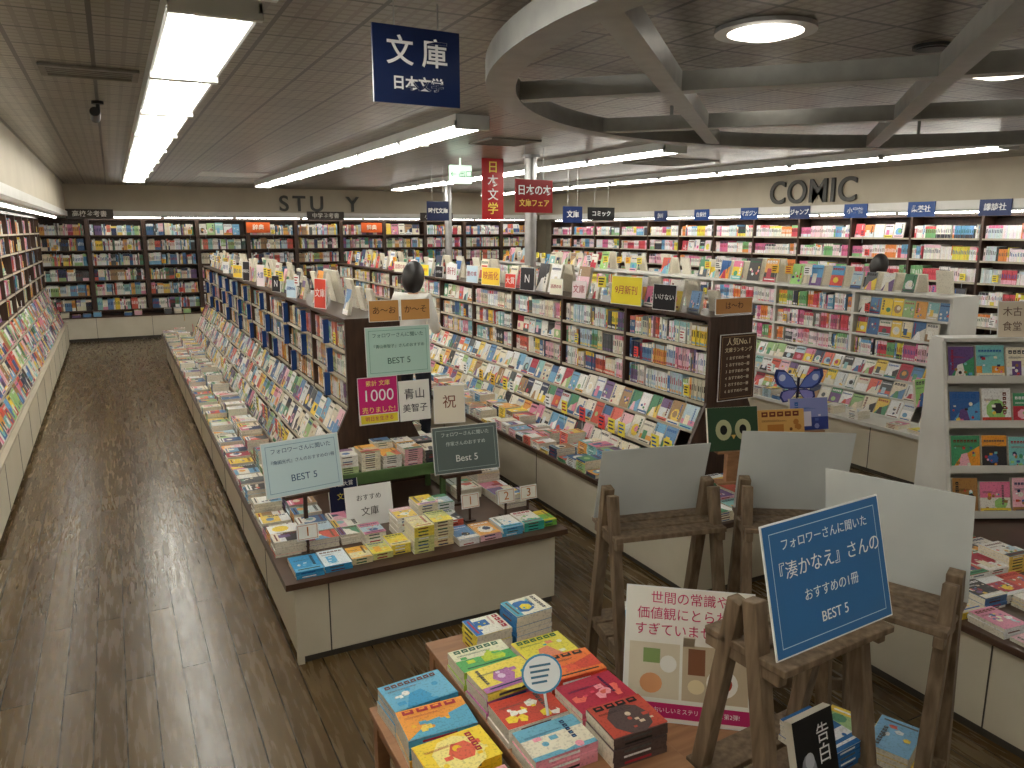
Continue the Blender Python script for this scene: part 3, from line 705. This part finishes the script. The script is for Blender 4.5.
BN = bench('low_display_bench', 1.42, 1.98, 1.76, 2.16, .27, 0)
Q = T(1.67, 1.90, .272) @ RZ(-38)
sheet('novel_promotion_card', Q, .46, .47, 'f0ece2', [('世間の常識や', .047, .91, 'c82060'), ('価値観にとらわれ', .047, .79, 'c82060'), ('すぎていませんか?', .047, .67, 'c82060'), ('大好評!おいしいミステリ シリーズ第2弾!', .02, .085, 'fff4f4')], tilt=22, th=.006, parent=BN)
a = MB(); P = Q @ RX(-22); a.rect(P, -.22, .22, .015, .065, lin('c42a6a'), 1.8)
a.rect(P, -.02, .21, .08, .27, lin('c9b79a'), 1.8); a.disc(P, .12, .15, .055, .05, lin('f6f2ea'), 2.6, 20); a.disc(P, .12, .15, .035, .03, lin('b03a2a'), 3.2, 20); a.rect(P, .0, .06, .17, .26, lin('8a5a40'), 2.4); a.disc(P, .03, .13, .03, .025, lin('e8d8b0'), 2.6, 14)
a.rect(P, -.21, -.03, .08, .27, lin('ded2ba'), 1.8); a.disc(P, -.13, .13, .04, .035, lin('e0a070'), 2.6, 16); a.disc(P, -.07, .2, .03, .03, lin('f4f0e8'), 2.6, 16); a.rect(P, -.16, -.1, .2, .25, lin('90a868'), 2.6)
a.build('card_artwork', M_SIGN, BN)
a = MB(); a.beam((0, .02, .3), (0, .2, .0), .04, .006, M=Q @ T(0,.05,0)); a.build('prop', M_CREAM, BN)

# ---------------------------------------------------------------- front low table with books
LT1 = bench('low_book_table', .60, .86, 1.42, 2.18, .5, 0, leg=.04)
LT2 = bench('low_book_table', .885, 1.32, 1.45, 2.42, .53, 0, leg=.04)
def P_(*h): return [lin(x) for x in h]
b = MB()
stack(b, T(.73, 2.08, .5) @ RZ(4), 4, .21, .145, .02, P_('3f9fd0', 'e8d8c0', 'f0f0e8', '70b8d8'), same=lin('4a9fc8'), detail=2)
stack(b, T(.73, 1.92, .5) @ RZ(-3), 4, .21, .145, .02, P_('f0b830', 'f6d860', '5aa8c8', 'f0a040'), same=lin('f0b838'), detail=2)
stack(b, T(.73, 1.76, .5) @ RZ(2), 4, .21, .145, .02, P_('f2c428', 'f8e890', 'e86a50', 'f8d840'), same=lin('f2c428'), detail=2)
stack(b, T(.73, 1.60, .5) @ RZ(2), 3, .21, .145, .02, P_('f6e8c0', 'e0a0a0', '80c0a0'), detail=2)
b.build('books', M_PRINT, LT1)
b = MB()
stack(b, T(.99, 2.15, .53), 3, .2, .14, .022, P_('c8dc40', 'f0f0d0', '58b060', 'a8d048'), same=lin('c0d850'), detail=2)
stack(b, T(.99, 1.99, .53) @ RZ(3), 4, .2, .14, .022, P_('b878b0', 'e8d0e8', 'f4e060', '50a0a8'), same=lin('c86aa8'), detail=2)
stack(b, T(1.20, 2.10, .53) @ RZ(1), 3, .19, .14, .022, P_('e8dc50', 'f0f0d0', '58b0b0', 'e89070'), detail=2)
stack(b, T(1.20, 1.94, .53) @ RZ(-3), 4, .2, .14, .022, P_('d85040', 'f08040', 'e86048', 'e8b060'), same=lin('d84830'), detail=2)
stack(b, T(.99, 1.83, .53), 3, .2, .14, .022, P_('f6d840', 'd05040', 'f8f4e8'), detail=2)
stack(b, T(1.20, 1.78, .53) @ RZ(2), 4, .2, .15, .022, P_('d84860', 'e87060', 'f0a0a8', 'b83048'), same=lin('e06a80'), detail=2)
stack(b, T(.99, 1.67, .53), 3, .2, .14, .022, P_('e8e0c8', '70b0c8', 'f0a0b0'), detail=2)
stack(b, T(1.20, 1.62, .53) @ RZ(-2), 5, .18, .15, .02, P_('5a4a48', 'd8c8b0', 'c05040'), detail=2)
stack(b, T(1.24, 2.31, .53) @ RZ(-86), 6, .12, .15, .02, P_('f0dc40', '2a70b8', 'f8f4e0', '60b8d0'), same=lin('3a80b8'), detail=2)
stack(b, T(1.08, 2.31, .53) @ RZ(-88), 4, .12, .14, .02, P_('f0f0e0', '2a70b8', 'f0dc40'), same=lin('e8d850'), detail=2)
b.build('books', M_PRINT, LT2)
g = group('speech_bubble_tag', (1.0, 1.72, .62)); a = MB(); Q = T(1.0, 1.745, .685) @ RZ(-10) @ RX(-30)
a.disc(Q, 0, .055, .062, .055, lin('4a9ac8'), 0, 24); a.disc(Q, 0, .055, .056, .049, lin('f4f8fa'), 1, 24)
for i in range(4): a.rect(Q, -.035, .03-.006*i, .075-.015*i, .081-.015*i, lin('4a7a98'), 2)
a.box(Q, -.004, .004, .001, .003, -.06, .03, lin('e0e0e0')); a.build('tag', M_SIGN, g)

# ---------------------------------------------------------------- right foreground counter + rack
def counter(nm, x0, x1, y0, y1, h, seams=4):
    g = group(nm, ((x0+x1)/2, (y0+y1)/2, 0)); a = MB(); s = MB(); t = MB()
    a.box(I4, x0+.04, x1-.04, y0+.04, y1-.04, .04, h-.03); s.box(I4, x0+.05, x1-.05, y0+.05, y1-.05, 0, .04)
    for i in range(1, seams):
        y = y0+(y1-y0)*i/seams; s.box(I4, x0+.038, x0+.04, y-.003, y+.003, .04, h-.03)
    t.box(I4, x0, x1, y0, y1, h-.03, h); a.build('base_cabinet', M_CREAM, g); s.build('plinth', M_SEAM, g); t.build('counter_top', M_BROWN, g, .003)
    return g
CT = counter('display_counter', 2.9, 5.1, .5, 2.7, .45)
b = MB()
for i in range(14):
    for j in range(12):
        x = 3.0+i*.148; y = .62+j*.168
        if x > 3.75 and y > 1.85: continue
        if R.random() < .92: stack(b, T(x, y, .45) @ RZ(-6), R.randint(1, 6), .128, .155, .015, PAL, detail=2)
b.build('books', M_PRINT, CT)
def rack(X, Y, yaw, W, zb, zt, n):
    g = group('face_out_book_rack', (X, Y, zb)); M = T(X, Y, 0) @ RZ(yaw); a = MB(); k = MB()
    D = .36
    for s in (-1, 1):
        x = s*W/2
        a.poly(M, [(x-.01,-D/2,zb),(x-.01,D/2,zb),(x-.01,D/2,zt),(x-.01,D/2-.12,zt)][::-1], (1,)*4); a.poly(M, [(x+.01,-D/2,zb),(x+.01,D/2,zb),(x+.01,D/2,zt),(x+.01,D/2-.12,zt)], (1,)*4)
        a.beam((x,-D/2,zb),(x,D/2-.12,zt),.02,.012,M=M)
    a.box(M, -W/2, W/2, D/2-.015, D/2, zb, zt); a.box(M, -W/2, W/2, D/2-.12, D/2, zt, zt+.02)
    p = (zt-zb)/n
    for i in range(n):
        z = zb+.03+i*p; y = -D/2+(D-.12)*(z-zb)/(zt-zb)
        a.box(M, -W/2+.01, W/2-.01, y, D/2-.015, z-.012, z); a.box(M, -W/2+.01, W/2-.01, y-.006, y, z-.014, z+.028)
        face_row(k, M @ T(0, y+.015, z+.001) @ RX(-14), -W/2+.03, W/2-.02, .15, p*.82, gap=.012, pal=PALM, t=.02, detail=2)
    a.build('frame', M_WHITE, g); k.build('books', M_PRINT, g); return M
MR = rack(4.5, 2.34, -26, 1.15, .452, 1.40, 4)
sheet('calligraphy_board', MR @ T(-.2, .06, 1.421), .16, .2, 'e8dcc8', [('木古', .055, .7, '6a4838'), ('食堂', .055, .3, '6a4838')], tilt=8)

# ---------------------------------------------------------------- people
def skin(nm, V, E, Rr, mat, parent, M, sub=2):
    me = bpy.data.meshes.new(nm); me.from_pydata([(M @ Vector(v))[:] for v in V], E, [])
    o = bpy.data.objects.new(nm, me); COL.objects.link(o); me.materials.append(mat)
    adopt(o, parent)
    md = o.modifiers.new('skin', 'SKIN'); md.use_smooth_shade = True
    lay = me.skin_vertices[0] if len(me.skin_vertices) else None
    if lay is None:
        bpy.context.view_layer.objects.active = o
        bpy.ops.mesh.customdata_skin_add(); lay = me.skin_vertices[0]
    for i, r in enumerate(Rr):
        lay.data[i].radius = r if isinstance(r, tuple) else (r, r)
    lay.data[0].use_root = True
    s = o.modifiers.new('sub', 'SUBSURF'); s.levels = sub; s.render_levels = sub
    return o
skn = mat_noise('skin_tone', lin('d8a888'), lin('e0b494'), 10, .5); hair = mat_noise('black_hair', lin('100d0c'), lin('201a18'), 30, .45, stretch=(6,6,1))
lips = mat_noise('lips', lin('b06a5c'), lin('b87064'), 5, .5)
def person(X, Y, yaw, c1, c2):
    M = T(X, Y, 0) @ RZ(yaw)
    g = group('browsing_customer', (X, Y, 0))
    shirt = mat_noise('shirt_'+c1, lin(c1), lin(c1, 1.15), 10, .8); trou = mat_noise('trousers_'+c2, lin(c2), lin(c2, 1.3), 10, .8)
    skin('legs', [(0,0,.92),(0,0,1.0),(.09,0,.85),(.1,.02,.48),(.1,0,.09),(-.09,0,.85),(-.1,.02,.48),(-.1,0,.09)], [(0,1),(0,2),(2,3),(3,4),(0,5),(5,6),(6,7)],
         [(.13,.1),(.12,.09),.085,.062,.05,.085,.062,.05], trou, g, M)
    for s in (-1, 1): skin('shoe', [(s*.1,-.03,.045),(s*.1,.05,.04),(s*.1,.14,.03)], [(0,1),(1,2)], [.04,.042,.03], M_BLACK, g, M)
    skin('torso', [(0,0,1.02),(0,0,.93),(0,-.01,1.2),(0,0,1.34),(0,.01,1.43),(.15,0,1.41),(.2,.0,1.24),(.21,.04,1.12),(.16,.18,1.15),(-.15,0,1.41),(-.2,.0,1.24),(-.21,.04,1.12),(-.16,.18,1.15)],
         [(0,1),(0,2),(2,3),(3,4),(3,5),(5,6),(6,7),(7,8),(3,9),(9,10),(10,11),(11,12)], [(.135,.1),(.14,.105),(.14,.1),(.15,.1),(.08,.07),.064,.052,.046,.036,.064,.052,.046,.036], shirt, g, M)
    skin('neck', [(0,.01,1.42),(0,.02,1.49),(0,.035,1.55)], [(0,1),(1,2)], [.058,.05,.05], skn, g, M)
    HM = M @ T(0, .045, 1.595) @ RX(-18)
    def ball(nm, sx, sy, sz, mat, fn=None, seg=32, rings=20, off=(0,0,0), keep=None):
        bm = bmesh.new(); bmesh.ops.create_uvsphere(bm, u_segments=seg, v_segments=rings, radius=1)
        for v in bm.verts:
            if fn: fn(v)
            v.co = Vector((v.co.x*sx+off[0], v.co.y*sy+off[1], v.co.z*sz+off[2]))
        if keep: bmesh.ops.delete(bm, geom=[v for v in bm.verts if not keep(v.co)], context='VERTS')
        bm.transform(HM); me = bpy.data.meshes.new(nm); bm.to_mesh(me); bm.free()
        for p in me.polygons: p.use_smooth = True
        me.materials.append(mat); o = bpy.data.objects.new(nm, me); COL.objects.link(o); adopt(o, g); return o
    def face(v):
        if v.co.z < 0: v.co.x *= 1-.28*abs(v.co.z); v.co.y = v.co.y*(1-.12*abs(v.co.z))+.05*abs(v.co.z)
        if abs(v.co.x) < .15 and v.co.y > .7 and -.25 < v.co.z < .05: v.co.y += .14
    ball('head', .074, .092, .115, skn, face)
    ball('hair', .096, .114, .150, hair, off=(0,-.014,-.012), keep=lambda c: not (c.y > .045 and c.z < .045) and c.z > -.155)
    for s in (-1, 1):
        ball('ear', .009, .018, .028, skn, off=(s*.078, .03, -.005), seg=12, rings=8)
        ball('eye', .012, .006, .007, M_BLACK, off=(s*.03, .088, .003), seg=12, rings=8)
    ball('mouth', .022, .005, .006, lips, off=(0, .087, -.058), seg=12, rings=8)
    for s in (-1, 1):
        w = (s*.16, .18, 1.15); p = (s*.11, .25, 1.17)
        skin('palm', [w, (s*.13,.225,1.16), p], [(0,1),(1,2)], [.022, (.03,.016), (.034,.015)], skn, g, M, 1)
        for k, L in enumerate((.06, .068, .063, .05)):
            b0 = Vector((s*.106, .238, 1.194-.016*k))
            skin('finger', [b0, b0+Vector((-s*L*.45, .02, 0)), b0+Vector((-s*L*.85, .008, 0))], [(0,1),(1,2)], [.009,.0085,.007], skn, g, M, 1)
        t0 = Vector((s*.13, .22, 1.175)); skin('thumb', [t0, t0+Vector((-s*.02,-.01,.025)), t0+Vector((-s*.045,.0,.035))], [(0,1),(1,2)], [.011,.0095,.008], skn, g, M, 1)
    a = MB()
    for s in (-1, 1):
        Q = M @ T(0, .27, 1.11) @ RZ(s*14) @ RX(-20); a.box(Q, 0 if s > 0 else -.105, .105 if s > 0 else 0, 0, .008, 0, .15, PAGE)
    a.build('open_book', M_PRINT, g)
person(2.33, 6.5, -50, 'd8d6d0', '262a38')
person(7.95, 6.15, -80, '2a2a2e', '20242e')

# ---------------------------------------------------------------- world, camera
w = bpy.data.worlds.new('world'); scn.world = w; w.use_nodes = True
w.node_tree.nodes['Background'].inputs[0].default_value = (.5, .5, .52, 1); w.node_tree.nodes['Background'].inputs[1].default_value = .3
cam = bpy.data.cameras.new('camera'); cam.lens = 36*770/1024; cam.sensor_width = 36; cam.clip_start = .02
co = bpy.data.objects.new('camera', cam); COL.objects.link(co); co.location = (0, 0, 2.0)
co.rotation_euler = (rad(90-11.3), 0, rad(-27.1)); scn.camera = co
scn.view_settings.view_transform = 'Standard'
scn.view_settings.exposure = 0.1
